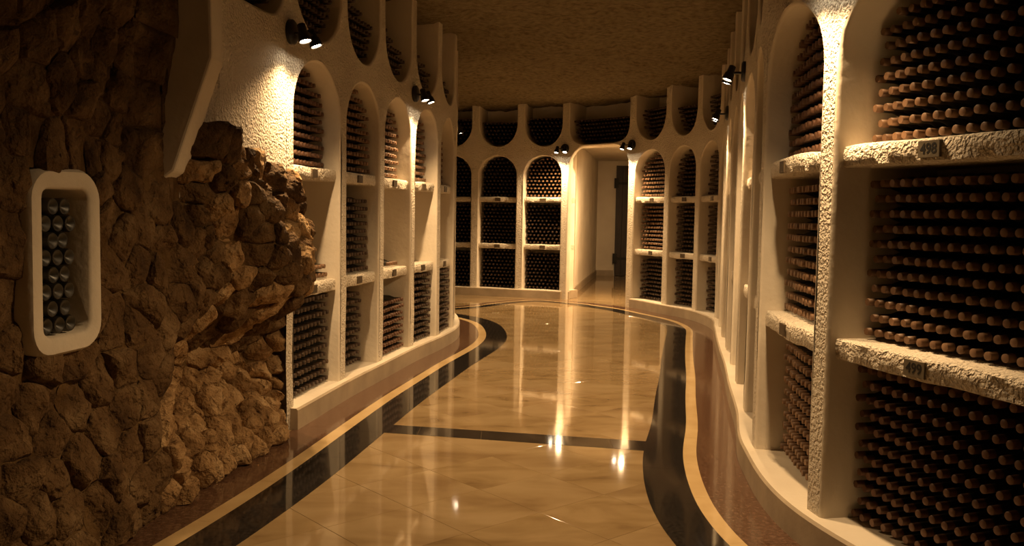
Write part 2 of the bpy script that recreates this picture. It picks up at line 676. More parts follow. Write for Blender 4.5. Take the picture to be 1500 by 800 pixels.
# tall dark plank door, hung on the corridor's back wall
door = empty('door_1', (2.46, 21.37, 0))
tag(door, kind='structure')
for k in range(6):
    mb = MB()
    mb.box((k * 0.155, -0.05, 0.012), (k * 0.155 + 0.149, 0.0, 2.64))
    mb.build('door_plank', [M['wood']], door)
for z in (0.42, 2.22):
    mb = MB()
    mb.box((-0.05, -0.075, z - 0.12), (0.05, -0.05, z + 0.12))
    mb.box((0.05, -0.065, z - 0.03), (0.6, -0.05, z + 0.03))
    mb.build('hinge', [M['iron']], door)

# ------------------------------------------------------------------ floor
mb = MB()
mb.box((-5.2, -2.8, -0.10), (4.4, 21.6, -0.012))
floor = tag(mb.build('floor', [M['grout']]), kind='structure')


def ribbon_slabs(name, path, mat, top, seg):
    """path: list of (pa, pb) cross-pairs; cut into slabs of ~seg metres with hairline joints"""
    cum = [0.0]
    for (a, b), (c, d) in zip(path, path[1:]):
        cum.append(cum[-1] + ((a + b) / 2 - (c + d) / 2).length)

    def at(s):
        for k in range(len(cum) - 1):
            if cum[k + 1] >= s or k == len(cum) - 2:
                f = (s - cum[k]) / max(1e-6, cum[k + 1] - cum[k])
                return path[k][0].lerp(path[k + 1][0], f), path[k][1].lerp(path[k + 1][1], f)
    n = max(1, round(cum[-1] / seg))
    for j in range(n):
        s0, s1 = cum[-1] * j / n + 0.0008, cum[-1] * (j + 1) / n - 0.0008
        ks = max(2, int((s1 - s0) / 0.1))
        mb = MB()
        rows = []
        for q in range(ks + 1):
            a, b = at(s0 + (s1 - s0) * q / ks)
            rows.append([(a.x, a.y, top - 0.012), (a.x, a.y, top), (b.x, b.y, top), (b.x, b.y, top - 0.012)])
        i = mb.grid(rows, 0, close=True)
        mb.face((i, i + 1, i + 2, i + 3))
        e = i + 4 * ks
        mb.face((e + 3, e + 2, e + 1, e))
        mb.build(name, [mat], floor)


def band(ch, samples, a, b):
    out = []
    for (i, t) in samples:
        p, q = ch.P(i, t, -a, 0), ch.P(i, t, -b, 0)
        out.append((p.xy, q.xy))
    return out


def smooth_offset(ch, samples, off):
    pts = []
    for (i, t) in samples:
        pts.append(ch.P(i, t, -off, 0).xy)
    for _ in range(6):
        pts = [pts[0]] + [(a + b * 2 + c) / 4 for a, b, c in zip(pts, pts[1:], pts[2:])] + [pts[-1]]
    return pts


OFFS = [0.05, 0.30, 0.38, 0.615]
rs = RC.sample(3, 16, 0.12) + [(16, 0.15), (16, 0.3)]
extra = [[(1.31, 14.52), (0.95, 14.80), (0.55, 15.02), (0.2, 14.98), (-0.28, 14.45), (-0.86, 13.62), (-1.6, 13.2), (-2.6, 13.15)],
         [(1.20, 14.36), (0.88, 14.63), (0.52, 14.86), (0.22, 14.80), (-0.20, 14.33), (-0.82, 13.46), (-1.6, 13.09), (-2.6, 13.06)],
         [(1.16, 14.30), (0.86, 14.57), (0.50, 14.80), (0.24, 14.74), (-0.17, 14.28), (-0.80, 13.41), (-1.6, 13.05), (-2.6, 13.03)],
         [(1.02, 14.10), (0.78, 14.36), (0.46, 14.57), (0.28, 14.50), (-0.07, 14.10), (-0.74, 13.22), (-1.6, 12.98), (-2.6, 12.97)]]
edges = []
for k, off in enumerate(OFFS):
    p = smooth_offset(RC, rs, off) + [Vector(e) for e in extra[k]]
    # fine resample of the hand-laid end
    n0 = len(rs) - 1
    tail = p[n0:]
    fine = p[:n0]
    T = [tail[0] * 2 - tail[1]] + tail + [tail[-1] * 2 - tail[-2]]
    for j in range(1, len(T) - 2):
        for q in range(6):
            t = q / 6
            p0, p1, p2, p3 = T[j - 1:j + 3]
            fine.append(0.5 * ((2 * p1) + (p2 - p0) * t + (2 * p0 - 5 * p1 + 4 * p2 - p3) * t * t + (3 * p1 - p0 - 3 * p2 + p3) * t ** 3))
    fine.append(tail[-1])
    edges.append(fine)
ribbon_slabs('brown_slab', list(zip(edges[0], edges[1])), M['brown'], 0.0006, 0.62)
ribbon_slabs('tan_strip', list(zip(edges[1], edges[2])), M['tan'], 0.0006, 0.62)
ribbon_slabs('dark_slab', list(zip(edges[2], edges[3])), M['dark'], 0.0006, 0.62)

LF = [(-2.3, 1.6), (-2.02, 2.7), (-1.84, 3.45), (-1.69, 4.1), (-1.56, 4.8)] + LN[2:]
LFC = Chain(LF, -1)
ls = LFC.sample(0, len(LF) - 1, 0.12)
e2 = [smooth_offset(LFC, ls, off) for off in (0.02, 0.285, 0.375, 0.62)]
ribbon_slabs('brown_slab', list(zip(e2[0], e2[1])), M['brown'], 0.0003, 0.62)
ribbon_slabs('tan_strip', list(zip(e2[1], e2[2])), M['tan'], 0.0003, 0.62)
ribbon_slabs('dark_slab', list(zip(e2[2], e2[3])), M['dark'], 0.0003, 0.62)
# dark cross band
cb = []
for k in range(15):
    f = k / 14
    x = -1.0 + 2.05 * f
    cb.append((Vector((x, 5.66 - 0.205 * (x + 0.78))), Vector((x, 5.88 - 0.195 * (x + 0.78)))))
ribbon_slabs('dark_slab', cb, M['dark'], 0.00005, 0.42)
# cream marble tiles laid on the diagonal
T = 0.45
tm = []
for mm in ('tile', 'tile2'):
    mb = MB()
    g, h = T / 2 - 0.0007, T / 2 - 0.002
    lo = [(-g, -g), (g, -g), (g, g), (-g, g)]
    li = [(-h, -h), (h, -h), (h, h), (-h, h)]
    mb.grid([[(x, y, -0.012) for x, y in lo], [(x, y, -0.0018) for x, y in lo], [(x, y, -0.001) for x, y in li]], 0, close=True)
    mb.face((8, 9, 10, 11))
    mb.face((3, 2, 1, 0))
    tm.append(mb.mesh('floor_tile', [M[mm]]))


def inside_room(p):
    x, y = p
    if y > 16.2:
        return 0.6 + (y - 14.9) * 0.166 < x < 3.9
    if y > 12.6 and x < -1.0:
        return x > -4.4 and y < 15.9
    pr = min((Vector(n) for n in RN), key=lambda n: (n - Vector(p)).length)
    if x > 0.3 and (Vector(p) - pr).length < 0.6 and y < 14.0:
        k = RN.index(tuple(round(c, 4) for c in pr)) if False else None
    xr = np.interp(y, [n[1] for n in RN[:14]], [n[0] for n in RN[:14]]) if y < 11.5 else 2.6
    xl = np.interp(y, [n[1] for n in LF[:12]], [n[0] for n in LF[:12]]) if y < 12.2 else -4.0
    return xl + 0.1 < x < xr - 0.05


ang = math.radians(41)
ca, sa = math.cos(ang), math.sin(ang)
big, rest = [], []
for i in range(-45, 46):
    for j in range(-45, 46):
        x, y = (i * ca - j * sa) * T + 0.1, (i * sa + j * ca) * T + 8.0
        if not (-4.4 < x < 3.9 and -2.2 < y < 21.5 and inside_room((x, y))):
            continue
        if y > 2.4:
            big.append((x, y))
        else:
            rest.append((x, y))
big.sort(key=lambda p: p[1])
for k, (x, y) in enumerate(big[:300]):
    o = link('floor_tile', tm[random.random() < 0.45], floor)
    o.location = (x, y, 0)
    o.rotation_euler = (0, 0, ang + random.choice((0, math.pi / 2, math.pi)))
mb = MB()
for (x, y) in big[300:] + rest:
    g = T / 2 - 0.0007
    mb.box((-g, -g, -0.012), (g, g, -0.001), Matrix.Translation((x, y, 0)) @ Matrix.Rotation(ang, 4, 'Z'))
if mb.v:
    tag(mb.build('floor_tiles', [M['tile']], floor, fix=False), kind='stuff')

# ------------------------------------------------------------------ rubble stone wall with its niche
WY = [1.4, 2.6, 3.43, 4.1, 5.5, 5.72]
WX = [-2.2, -1.90, -1.745, -1.645, -1.46, -1.43]
G = lambda x, m, s: math.exp(-0.5 * ((x - m) / s) ** 2)
SS = lambda x, a, b: max(0.0, min(1.0, (x - a) / (b - a))) ** 2 * (3 - 2 * max(0.0, min(1.0, (x - a) / (b - a))))


def rock_top(y):
    return float(np.interp(y, [1.0, 4.10, 4.2, 4.32, 4.5, 5.2, 5.72], [3.5, 3.5, 2.2, 1.70, 1.80, 1.64, 1.50]))


def rock_off(y, z):
    o = 0.02
    o += 0.21 * G(y, 5.3, 0.25) * G(z, 1.22, 0.42)                   # bulge in front of the first post
    o += 0.12 * math.exp(-0.5 * (((z - 1.9) + (y - 4.45) * 1.25) / 0.17) ** 2) * SS(y, 4.1, 4.5) * (1 - SS(y, 5.15, 5.4))
    w = SS(y, 4.05, 4.6) * (1 - SS(y, 5.45, 5.7))
    o -= 0.34 * w * SS(z, 0.04, 0.52) * (1 - SS(z, 0.56, 1.05))      # hollow above the rubble foot
    o += 0.10 * G(y, 3.2, 0.5) * G(z, 2.5, 0.4)                      # overhanging shoulder
    o -= 0.05 * G(y, 3.9, 0.3) * G(z, 1.6, 0.5)
    o += 0.05 * noise.noise(Vector((y * 1.6, z * 1.6, 2.0))) + 0.035 * noise.noise(Vector((y * 4, z * 4, 5.0)))
    o += 0.05 * (1 - SS(z, 0.05, 0.6)) * (1 - SS(y, 4.1, 4.5))
    if y > 5.45:
        o -= 0.16 * SS(y, 5.45, 5.74)
    return o


def rock_p(y, z, h=0.0):
    e = 0.03
    x = float(np.interp(y, WY, WX)) + rock_off(y, z)
    if h == 0:
        return Vector((x, y, z))
    dxy = (float(np.interp(y + e, WY, WX)) + rock_off(y + e, z) - float(np.interp(y - e, WY, WX)) - rock_off(y - e, z)) / (2 * e)
    dxz = (rock_off(y, z + e) - rock_off(y, z - e)) / (2 * e)
    n = Vector((1, -dxy, -dxz)).normalized()
    return Vector((x, y, z)) + n * h


NY0, NY1, NZ0, NZ1 = 3.19, 3.60, 0.855, 1.565          # outer edge of the plaster niche surround
mb = MB()
ys = [1.5 + 4.24 * k / 90 for k in range(91)]
fr = [k / 56 for k in range(57)]
for a in range(90):
    for b in range(56):
        q = [(ys[a], fr[b]), (ys[a + 1], fr[b]), (ys[a + 1], fr[b + 1]), (ys[a], fr[b + 1])]
        pts = [rock_p(y, f * rock_top(y), -0.004 + 0.012 * noise.noise(Vector((y * 18, f * 50, 3)))) for y, f in q]
        cy = sum(p.y for p in pts) / 4
        cz = sum(p.z for p in pts) / 4
        if NY0 + 0.02 < cy < NY1 - 0.02 and NZ0 + 0.02 < cz < NZ1 - 0.02:
            continue
        mb.quad(*pts)
# top edge and end of the rock run back into the wall
for a in range(90):
    p, q = rock_p(ys[a], rock_top(ys[a]), -0.015), rock_p(ys[a + 1], rock_top(ys[a + 1]), -0.015)
    mb.quad(p, q, q + Vector((-0.5, 0, 0.02)), p + Vector((-0.5, 0, 0.02)))
for b in range(56):
    y = ys[-1]
    p, q = rock_p(y, fr[b] * rock_top(y), -0.015), rock_p(y, fr[b + 1] * rock_top(y), -0.015)
    mb.quad(p, q, q + Vector((-0.5, 0, 0)), p + Vector((-0.5, 0, 0)))
wall_left = tag(mb.build('wall_left', [M['mortar']], smooth=True), kind='structure')

# Voronoi layout of the stones on the unrolled face
cand = []
tries = 0
seeds = []
while tries < 60000 and len(seeds) < 298:
    tries += 1
    y = random.uniform(2.8, 5.70)
    z = random.uniform(0.02, rock_top(y) - 0.03)
    if NY0 - 0.02 < y < NY1 + 0.02 and NZ0 - 0.02 < z < NZ1 + 0.02:
        continue
    if 4.02 < y < 4.46 and z > 1.42:
        continue
    pile = y > 4.1 and z < 0.55
    rmin = 0.10 if pile else (0.15 if (y < 4.0 and z > 2.1) else (0.105 if y > 4.4 else 0.135))
    rmin *= 1.0 if tries < 30000 else 0.8
    if all((y - a) ** 2 + (z - b) ** 2 > (0.5 * (rmin + rr)) ** 2 for a, b, rr in seeds):
        seeds.append((y, z, rmin))


def clip(poly, p, n):
    out = []
    for a, b in zip(poly, poly[1:] + poly[:1]):
        da, db = (a - p).dot(n), (b - p).dot(n)
        if da <= 0:
            out.append(a)
        if (da < 0 < db) or (db < 0 < da):
            out.append(a.lerp(b, da / (da - db)))
    return out


for k, (y, z, rr) in enumerate(seeds):
    c = Vector((y, z))
    poly = [c + Vector(d) * (0.13 if y > 4.2 else 0.19) for d in ((-1, -.75), (-.75, -1), (.75, -1), (1, -.75), (1, .75), (.75, 1), (-.75, 1), (-1, .75))]
    for (a, b, _) in seeds:
        q = Vector((a, b))
        d = (q - c).length
        if 0 < d < 0.55:
            poly = clip(poly, (c + q) / 2, (q - c).normalized())
    poly = clip(poly, Vector((0, 0.0)), Vector((0, -1)))
    poly = clip(poly, Vector((5.72, 0.0)), Vector((1, 0)))
    if NY0 - 0.3 < y < NY1 + 0.3 and NZ0 - 0.3 < z < NZ1 + 0.3:
        if y < NY0:
            poly = clip(poly, Vector((NY0 + 0.03, 0)), Vector((1, 0)))
        elif y > NY1:
            poly = clip(poly, Vector((NY1 - 0.03, 0)), Vector((-1, 0)))
        elif z < NZ0:
            poly = clip(poly, Vector((0, NZ0 + 0.03)), Vector((0, 1)))
        else:
            poly = clip(poly, Vector((0, NZ1 - 0.03)), Vector((0, -1)))
    if len(poly) < 3:
        continue
    # resample outline
    per = sum((b - a).length for a, b in zip(poly, poly[1:] + poly[:1]))
    nb = 17
    ring = []
    for q in range(nb):
        s = per * q / nb
        for a, b in zip(poly, poly[1:] + poly[:1]):
            L = (b - a).length
            if s <= L:
                ring.append(a.lerp(b, s / max(L, 1e-6)))
                break
            s -= L
    nb = len(ring)
    cen = sum(ring, Vector((0, 0))) / nb
    size = min((p - cen).length for p in ring)
    pile = y > 4.1 and z < 0.6
    dome = (0.036 if not pile else 0.06) * random.uniform(0.4, 1.5)
    if y > 4.4 and z > 0.7:
        dome *= 1.2
    tl = 0.2 if y < 4.2 else 0.36
    if y < 4.2:
        dome *= 0.75
    tilt = Vector((random.uniform(-tl, tl), random.uniform(-tl, tl)))
    mb = MB()
    rows = []
    for (sc, hh) in ((1.0, -0.04), (0.97, 0.15), (0.88, 0.55), (0.70, 0.82), (0.45, 0.96), (0.2, 1.0)):
        row = []
        for p in ring:
            q = cen + (p - cen) * sc * 0.99
            w = noise.noise(Vector((q.x * 10, q.y * 10, k * 1.3))) * 0.6 + noise.noise(Vector((q.x * 24, q.y * 24, k * 2.1))) * 0.6 + noise.noise(Vector((q.x * 50, q.y * 50, k * 0.7))) * 0.35
            h = dome * hh + ((q - cen).dot(tilt) + w * (0.024 if y < 4.2 else 0.034)) * min(1.0, hh * 1.3 + 0.1)
            h = max(h, -0.03)
            q = q + Vector((noise.noise(Vector((q.x * 17, q.y * 17, 9.0 + k))), noise.noise(Vector((q.x * 17, q.y * 17, 19.0 + k))))) * 0.018
            row.append(rock_p(q.x, max(0.0, q.y), h))
        rows.append(row)
    base = mb.grid(rows, 0, close=True)
    top = mb.vert(rock_p(cen.x, cen.y, dome * 1.0 + 0.01 * random.random()))
    e = base + 5 * nb
    for q in range(nb):
        mb.face((e + q, e + (q + 1) % nb, top))
    mb.build('stone', [M['rock_lit'] if (pile or (y > 4.3 and random.random() < 0.4)) else M['rock']], wall_left, smooth=True, angle=math.radians(38))  # painted-lit stone for the foot, and at random beyond the corbel

# plaster corbel that carries the upper gallery over the rock
mb = MB()
prof = [(-2.05, 3.6), (-1.445, 3.6), (-1.425, 2.45), (-1.42, 2.13), (-1.60, 1.60), (-1.70, 1.52), (-2.05, 1.52)]
y0, y1 = 4.20, 4.37
nP = len(prof)
mb.v = [(x, y0, z) for x, z in prof] + [(x, y1, z) for x, z in prof]
mb.f = [tuple(range(nP))[::-1], tuple(range(nP, 2 * nP))] + [(k, (k + 1) % nP, nP + (k + 1) % nP, nP + k) for k in range(nP)]
mb.m = [0] * len(mb.f)
br = mb.build('plaster_corbel', [M['plaster']], wall_left)
bv = br.modifiers.new('soft', 'BEVEL')
bv.width = 0.012
bv.segments = 2

slab = MB()
for (xa, ya, xb, yb) in ((-1.635, 4.36, -1.578, 4.74),):
    slab.v = [(xa, ya, 1.4), (xb, yb, 1.4), (xb, yb, 3.6), (xa, ya, 3.6), (xa - 0.3, ya, 1.4), (xb - 0.3, yb, 1.4), (xb - 0.3, yb, 3.6), (xa - 0.3, ya, 3.6)]
    slab.f = [(0, 1, 2, 3), (7, 6, 5, 4), (0, 4, 5, 1), (1, 5, 6, 2), (2, 6, 7, 3), (3, 7, 4, 0)]
    slab.m = [0] * 6
slab.build('plaster_infill', [M['plaster_rough']], wall_left)

# niche: rounded plaster surround and its box
ny, nz = (NY0 + NY1) / 2, (NZ0 + NZ1) / 2
nx = float(np.interp(ny, WY, WX)) + 0.05
nd = Vector((float(np.interp(NY1, WY, WX)) - float(np.interp(NY0, WY, WX)), NY1 - NY0, 0))
nlen = nd.length
nd.normalize()
nn = Vector((nd.y, -nd.x, 0))                       # towards the aisle


def nP3(a, z, d):
    """a along the wall from the niche centre, z up from its centre, d into the wall"""
    return Vector((nx, ny, nz)) + nd * a + Vector((0, 0, z)) - nn * d


def rrect(w, h, r, n=6, lean=0.0):
    out = []
    for cx, cy, a0 in ((w - r, h - r, 0), (-w + r, h - r, 90), (-w + r, -h + r, 180), (w - r, -h + r, 270)):
        for k in range(n + 1):
            a = math.radians(a0 + 90 * k / n)
            x, y = cx + r * math.cos(a), cy + r * math.sin(a)
            out.append((x + lean * y, y))
    return out


mb = MB()
ow, oh, iw, ih = nlen / 2, (NZ1 - NZ0) / 2, nlen / 2 - 0.075, (NZ1 - NZ0) / 2 - 0.078
loops = []
for (w, h, r, d) in ((ow + 0.004, oh + 0.004, 0.11, 0.12), (ow, oh, 0.11, 0.02), (ow - 0.012, oh - 0.012, 0.10, 0.0), (iw + 0.012, ih + 0.012, 0.05, 0.0), (iw, ih, 0.04, 0.012),
                     (iw, ih, 0.04, 0.20), (iw, ih, 0.04, 0.42)):
    loops.append([nP3(a + 0.006 * noise.noise(Vector((a * 8, z * 8, 1))), z + 0.006 * noise.noise(Vector((a * 8, z * 8, 5))), d) for a, z in rrect(w, h, r)])
b = mb.grid(loops, 0, close=True)
m_ = len(loops[0])
mb.face([b + 6 * m_ + k for k in range(m_)])
mb.build('niche_surround', [M['plaster']], wall_left, smooth=True, angle=math.radians(50))

# ------------------------------------------------------------------ wine bottles
BD = 0.0665
BR = BD / 2
# profile from the mouth (z = 0) back to the base, local +Z pointing INTO the bin
PROF_CAP = [(0.0, 0.0135), (0.002, 0.0160), (0.014, 0.0166), (0.017, 0.0160), (0.037, 0.0170)]
PROF_BODY = [(0.035, 0.0160), (0.082, 0.0170), (0.100, 0.0215), (0.118, 0.0295), (0.135, BR), (0.292, BR), (0.299, 0.030), (0.299, 0.022), (0.280, 0.004)]
mb = MB()
mb.lathe(PROF_BODY, 14)
body_me = mb.mesh('wine_bottle', [M['glass']], smooth=True, angle=math.radians(50))
mb = MB()
mb.lathe(PROF_CAP, 12)
cap_me = mb.mesh('capsule', [M['cap']], smooth=True, angle=math.radians(40))
# light template for the far ones
mb = MB()
lp = [(0.0, 0.0160), (0.036, 0.0168), (0.085, 0.0172), (0.132, BR), (0.297, BR)]
mb.lathe(lp, 7, mats=[1, 0, 0, 0])
for q in range(len(mb.f)):
    if len(mb.f[q]) > 4 and q == len(mb.f) - 2:
        mb.m[q] = 1
    elif len(mb.f[q]) > 4:
        mb.m[q] = 0
TV = np.array(mb.v)
TF = mb.f
TM = np.array(mb.m)


def cam_px(p):
    R = cam.rotation_euler.to_matrix()
    q = R.transposed() @ (Vector(p) - cam.location)
    if q.z > -0.1:
        return None
    return 750 + FPX * q.x / -q.z, 400 - FPX * q.y / -q.z, -q.z


slots = []          # (mouth position, direction into bin, capsule slot, bin key)


def fill(ch, i, z0, shape, rows, recess=0.13, capk=1, key=None, hw=HW, slope=None, cols=None, jit=0.005, wide=False):
    L = ch.len[i]
    W = L - 2 * hw
    n = int((W - 0.004) / BD)
    gap = (W - n * BD)
    pitch = BD + gap / max(n, 1) * 0.7
    rp = 0.0622
    ao = arch_outline(L, hw)
    for r in range(rows):
        off = 0.5 * pitch if r % 2 else 0.0
        for c in range(n if not r % 2 else n - 1):
            x = hw + BR + 0.002 + off + c * pitch
            z = z0 + BR + r * rp
            if cols and not (cols[0] <= c < cols[1]):
                continue
            if shape == 'arch':
                if z > Z_SPRING - 0.03:
                    w = W / 2 - BR - 0.004
                    hgt = Z_ARCH - Z_SPRING - BR - 0.004
                    if ((x - L / 2) / w) ** 2 + ((z - Z_SPRING) / hgt) ** 2 > 1:
                        continue
            elif shape == 'u':
                if z < 2.98:
                    w = W / 2 - BR - 0.004
                    hgt = 2.98 - Z_UBOT - BR - 0.004
                    ex = (4, 3.3) if wide else (2, 2)
                    if abs((x - L / 2) / w) ** ex[0] + abs((2.98 - z) / hgt) ** ex[1] > 1:
                        continue
            if slope and z > slope(x / L):
                continue
            d = recess + random.uniform(-jit, jit)
            p, _, nrm = ch.frame(i, x / L)
            q = p - nrm * d
            dirv = Vector((-nrm.x, -nrm.y, 0))
            a = random.uniform(-0.01, 0.01)
            dirv = Matrix.Rotation(a, 3, 'Z') @ dirv
            slots.append((Vector((q.x, q.y, z + random.uniform(-0.0015, 0.0015))), dirv, capk, key, r, (n if not r % 2 else n - 1) - c))


T1, T2, T3 = Z_LEDGE, Z_S1, Z_S2
R1N, R2N, R3N = 11, 10, 11
for i in range(3, 22):
    if i == DOOR:
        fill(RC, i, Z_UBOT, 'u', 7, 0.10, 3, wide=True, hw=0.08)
        continue
    near = i == 4
    k1 = k2 = k3 = 1
    if i in (5, 6):
        k3 = 2
    if i in (13, 14, 15):
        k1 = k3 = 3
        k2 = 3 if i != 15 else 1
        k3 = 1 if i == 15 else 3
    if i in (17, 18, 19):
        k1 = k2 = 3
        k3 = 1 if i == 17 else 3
    fill(RC, i, T1, 'rect', 11 if near else R1N - (i % 2), 0.13 if near else 0.14, k1 if not near else 2, ('low' if near else None))
    fill(RC, i, T2, 'rect', 11, 0.155 if near else 0.13, k2, ('mid' if near else None))
    fill(RC, i, T3, 'arch', 12, 0.15 if near else 0.12, k3, ('top' if near else None))
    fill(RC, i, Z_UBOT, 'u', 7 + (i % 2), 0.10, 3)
# left gallery: bins filled as in the photograph
LFILL = {2: (11, 2, 12), 3: (10, 10, 12), 4: (8, 1, 12), 5: (11, 0, 12), 6: (11, 0, 8), 7: (11, 10, 11), 8: (11, 10, 11), 9: (11, 10, 11), 10: (11, 10, 11), 11: (11, 10, 11)}
for i, (a, b, c) in LFILL.items():
    fill(LC, i, T1, 'rect', a, {2: 0.08, 3: 0.15, 4: 0.05, 5: 0.05, 6: 0.03}.get(i, 0.12), 2 if i == 4 else 3)
    if b:
        fill(LC, i, T2, 'rect', b, 0.09, 3 if i == 3 else 1, cols=(6, 10) if b == 1 else None)
    if c:
        fill(LC, i, T3, 'arch', c, 0.08 if i == 3 else 0.12, 2 if i == 2 else 1)
for i, top in ((1, 3.3), (2, 3.45), (3, 3.2), (4, 3.1), (5, 3.05), (6, 3.0), (7, 3.0), (8, 3.0), (9, 3.0)):
    fill(LC, i, Z_UBOT, 'u', 13, 0.05, 3, slope=lambda t, top=top: min(top - 0.3 * t, 3.28), wide=(i == 1))

# the bottles that show largest become things of their own
near = []
for k, s in enumerate(slots):
    if s[3]:
        px = cam_px(s[0])
        if px and -25 < px[0] < 1525 and -25 < px[1] < 825:
            near.append((px[2], k))
near.sort()
near = set(k for _, k in near[:268])
ORD = ['first', 'second', 'third', 'fourth', 'fifth', 'sixth', 'seventh', 'eighth', 'ninth', 'tenth', 'eleventh', 'twelfth', 'thirteenth',
       'fourteenth', 'fifteenth', 'sixteenth', 'seventeenth', 'eighteenth', 'nineteenth', 'twentieth']
LAB = {'top': ('copper-capped wine bottle, %s from the post, %s row up in the arched bin', 'bottles lying on the shelf numbered 498'),
       'mid': ('copper-capped wine bottle, %s from the post, %s row up above plate 499', 'bottles lying on the shelf numbered 499'),
       'low': ('russet-capped wine bottle, %s from the post, %s row up below plate 499', 'bottles in the bin below the shelf numbered 499')}
V, F, MI = [], [], []
nv = len(TV)
cap2 = cap_me.copy()
cap2.materials.clear()
cap2.materials.append(M['cap_red'])


def bottle_matrix(p, d):
    zax = d.normalized()
    yax = Vector((0, 0, 1))
    xax = yax.cross(zax).normalized()
    yax = zax.cross(xax)
    m = Matrix((xax, yax, zax)).transposed().to_4x4()
    return Matrix.Translation(p) @ m @ Matrix.Rotation(random.uniform(0, 6.28), 4, 'Z')


nstuff = 0
for k, (p, d, ck, key, rw, cl) in enumerate(slots):
    mt = bottle_matrix(p, d)
    if k in near:
        o = link('wine_bottle', body_me)
        o.matrix_world = mt
        tag(o, LAB[key][0] % (ORD[cl - 1], ORD[rw]), 'bottle', LAB[key][1])
        link('capsule', cap2 if ck == 2 else cap_me, o)
    else:
        A = np.array(mt)
        V.append(TV @ A[:3, :3].T + A[:3, 3])
        F += [tuple(q + nstuff * nv for q in f) for f in TF]
        mi = TM.copy()
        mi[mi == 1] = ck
        MI.append(mi)
        nstuff += 1
me = bpy.data.meshes.new('stacked_bottles')
me.from_pydata(np.concatenate(V).tolist(), [], F)
for mm in ('glass', 'cap', 'cap_red', 'cap_dark'):
    me.materials.append(M[mm])
me.polygons.foreach_set('material_index', np.concatenate(MI).astype(np.int32))
me.polygons.foreach_set('use_smooth', [len(f) == 4 for f in F])
me.update()
tag(link('stacked_bottles', me), 'thousands of dark wine bottles lying stacked in the plaster bins of the galleries', 'bottles', kind='stuff')
print('bottles: things', len(near), 'stuff', nstuff)

# niche bottles: bases outwards
for r in range(8):
    nk = int((2 * iw - 0.008) / BD) - (r % 2)
    for c in range(nk):
        a = -iw + BR + 0.004 + (0.5 * BD if r % 2 else 0) + c * BD
        z = -ih + BR + 0.004 + r * 0.0645
        d0 = 0.02 + random.uniform(-0.006, 0.006)
        p = nP3(a - 0.0, z, d0 + 0.299)
        o = link('wine_bottle', body_me)
        o.matrix_world = bottle_matrix(p, nn)
        tag(o, 'dark bottle base in the rubble wall niche, %s row up, %s from the corbel side' % (ORD[r], ORD[max(0, nk - 1 - c)]), 'bottle', 'bottles in the niche of the rubble wall')
        link('capsule', cap2, o)

# ------------------------------------------------------------------ number plates on the shelf edges


def number_plate(ch, i, z, t, label, text=None, w=0.10, h=0.058):
    p = ch.P(i, t, SHELF_IN - 0.004, z - SHELF_T / 2)
    _, d, n = ch.frame(i, t)
    xax = Vector((n.y, -n.x, 0)).normalized()
    nv3 = Vector((n.x, n.y, 0))
    rot = Matrix((xax, nv3, Vector((0, 0, 1)))).transposed().to_4x4()
    mb = MB()
    a = 0.004
    out = [(-w / 2, -h / 2), (w / 2, -h / 2), (w / 2, h / 2), (-w / 2, h / 2)]
    mb.grid([[(x, -0.01, y) for x, y in out], [(x, 0.0035, y) for x, y in out], [(x * 0.985, 0.005, y * 0.975) for x, y in out]], 0, close=True)
    mb.face((8, 9, 10, 11))
    o = mb.build('number_plate', [M['plate'] if text else M['plate_dark']])
    o.matrix_world = Matrix.Translation(p) @ rot
    tag(o, label, 'number plate', 'number plates on the shelf edges')
    if text:
        cu = bpy.data.curves.new('numeral', 'FONT')
        cu.body = text
        cu.size = 0.054
        cu.align_x = 'CENTER'
        cu.align_y = 'CENTER'
        cu.extrude = 0.0002
        cu.offset = 0.0012
        tmp = bpy.data.objects.new('numeral_tmp', cu)
        COL.objects.link(tmp)
        bpy.context.view_layer.update()
        me = bpy.data.meshes.new_from_object(tmp.evaluated_get(bpy.context.evaluated_depsgraph_get()))
        bpy.data.objects.remove(tmp)
        me.materials.clear()
        me.materials.append(M['digit'])
        t_ = link('numeral', me, o)
        # text lies in XY; stand it up facing +Y (the aisle), reading left to right from the aisle
        t_.rotation_euler = (math.pi / 2, 0, math.pi)
        t_.location = (0, 0.0053, 0)
        t_['label'] = 'black number %s' % text
    return o


number_plate(RC, 4, Z_S2, 0.585, 'bronze number plate marked 498 on the upper shelf edge', '498', 0.105, 0.062)
number_plate(RC, 4, Z_S1, 0.60, 'bronze number plate marked 499 on the lower shelf edge', '499', 0.105, 0.062)
for i in (5,):
    number_plate(RC, i, Z_S2, 0.62, 'small dark number plate on the upper shelf beyond the post beside plate 498')
    number_plate(RC, i, Z_S1, 0.50, 'small dark number plate on the lower shelf beyond the post beside plate 499')
for q, i in enumerate((15, 14, 13)):
    number_plate(RC, i, Z_S2, 0.5, 'small number plate on the upper shelf, %s bay to the right of the doorway' % ORD[q])
    number_plate(RC, i, Z_S1, 0.5, 'small number plate on the lower shelf, %s bay to the right of the doorway' % ORD[q])
for q, i in enumerate((17, 18)):
    number_plate(RC, i, Z_S2, 0.5, 'small number plate on the upper shelf, %s bay to the left of the doorway' % ORD[q])
    number_plate(RC, i, Z_S1, 0.5, 'small number plate on the lower shelf, %s bay to the left of the doorway' % ORD[q])
for q, i in enumerate((2, 3, 4, 5, 6)):
    number_plate(LC, i, Z_S2, 0.5, 'small number plate on the upper shelf, %s bay past the rubble stone wall' % ORD[q])
    number_plate(LC, i, Z_S1, 0.5, 'small number plate on the lower shelf, %s bay past the rubble stone wall' % ORD[q])

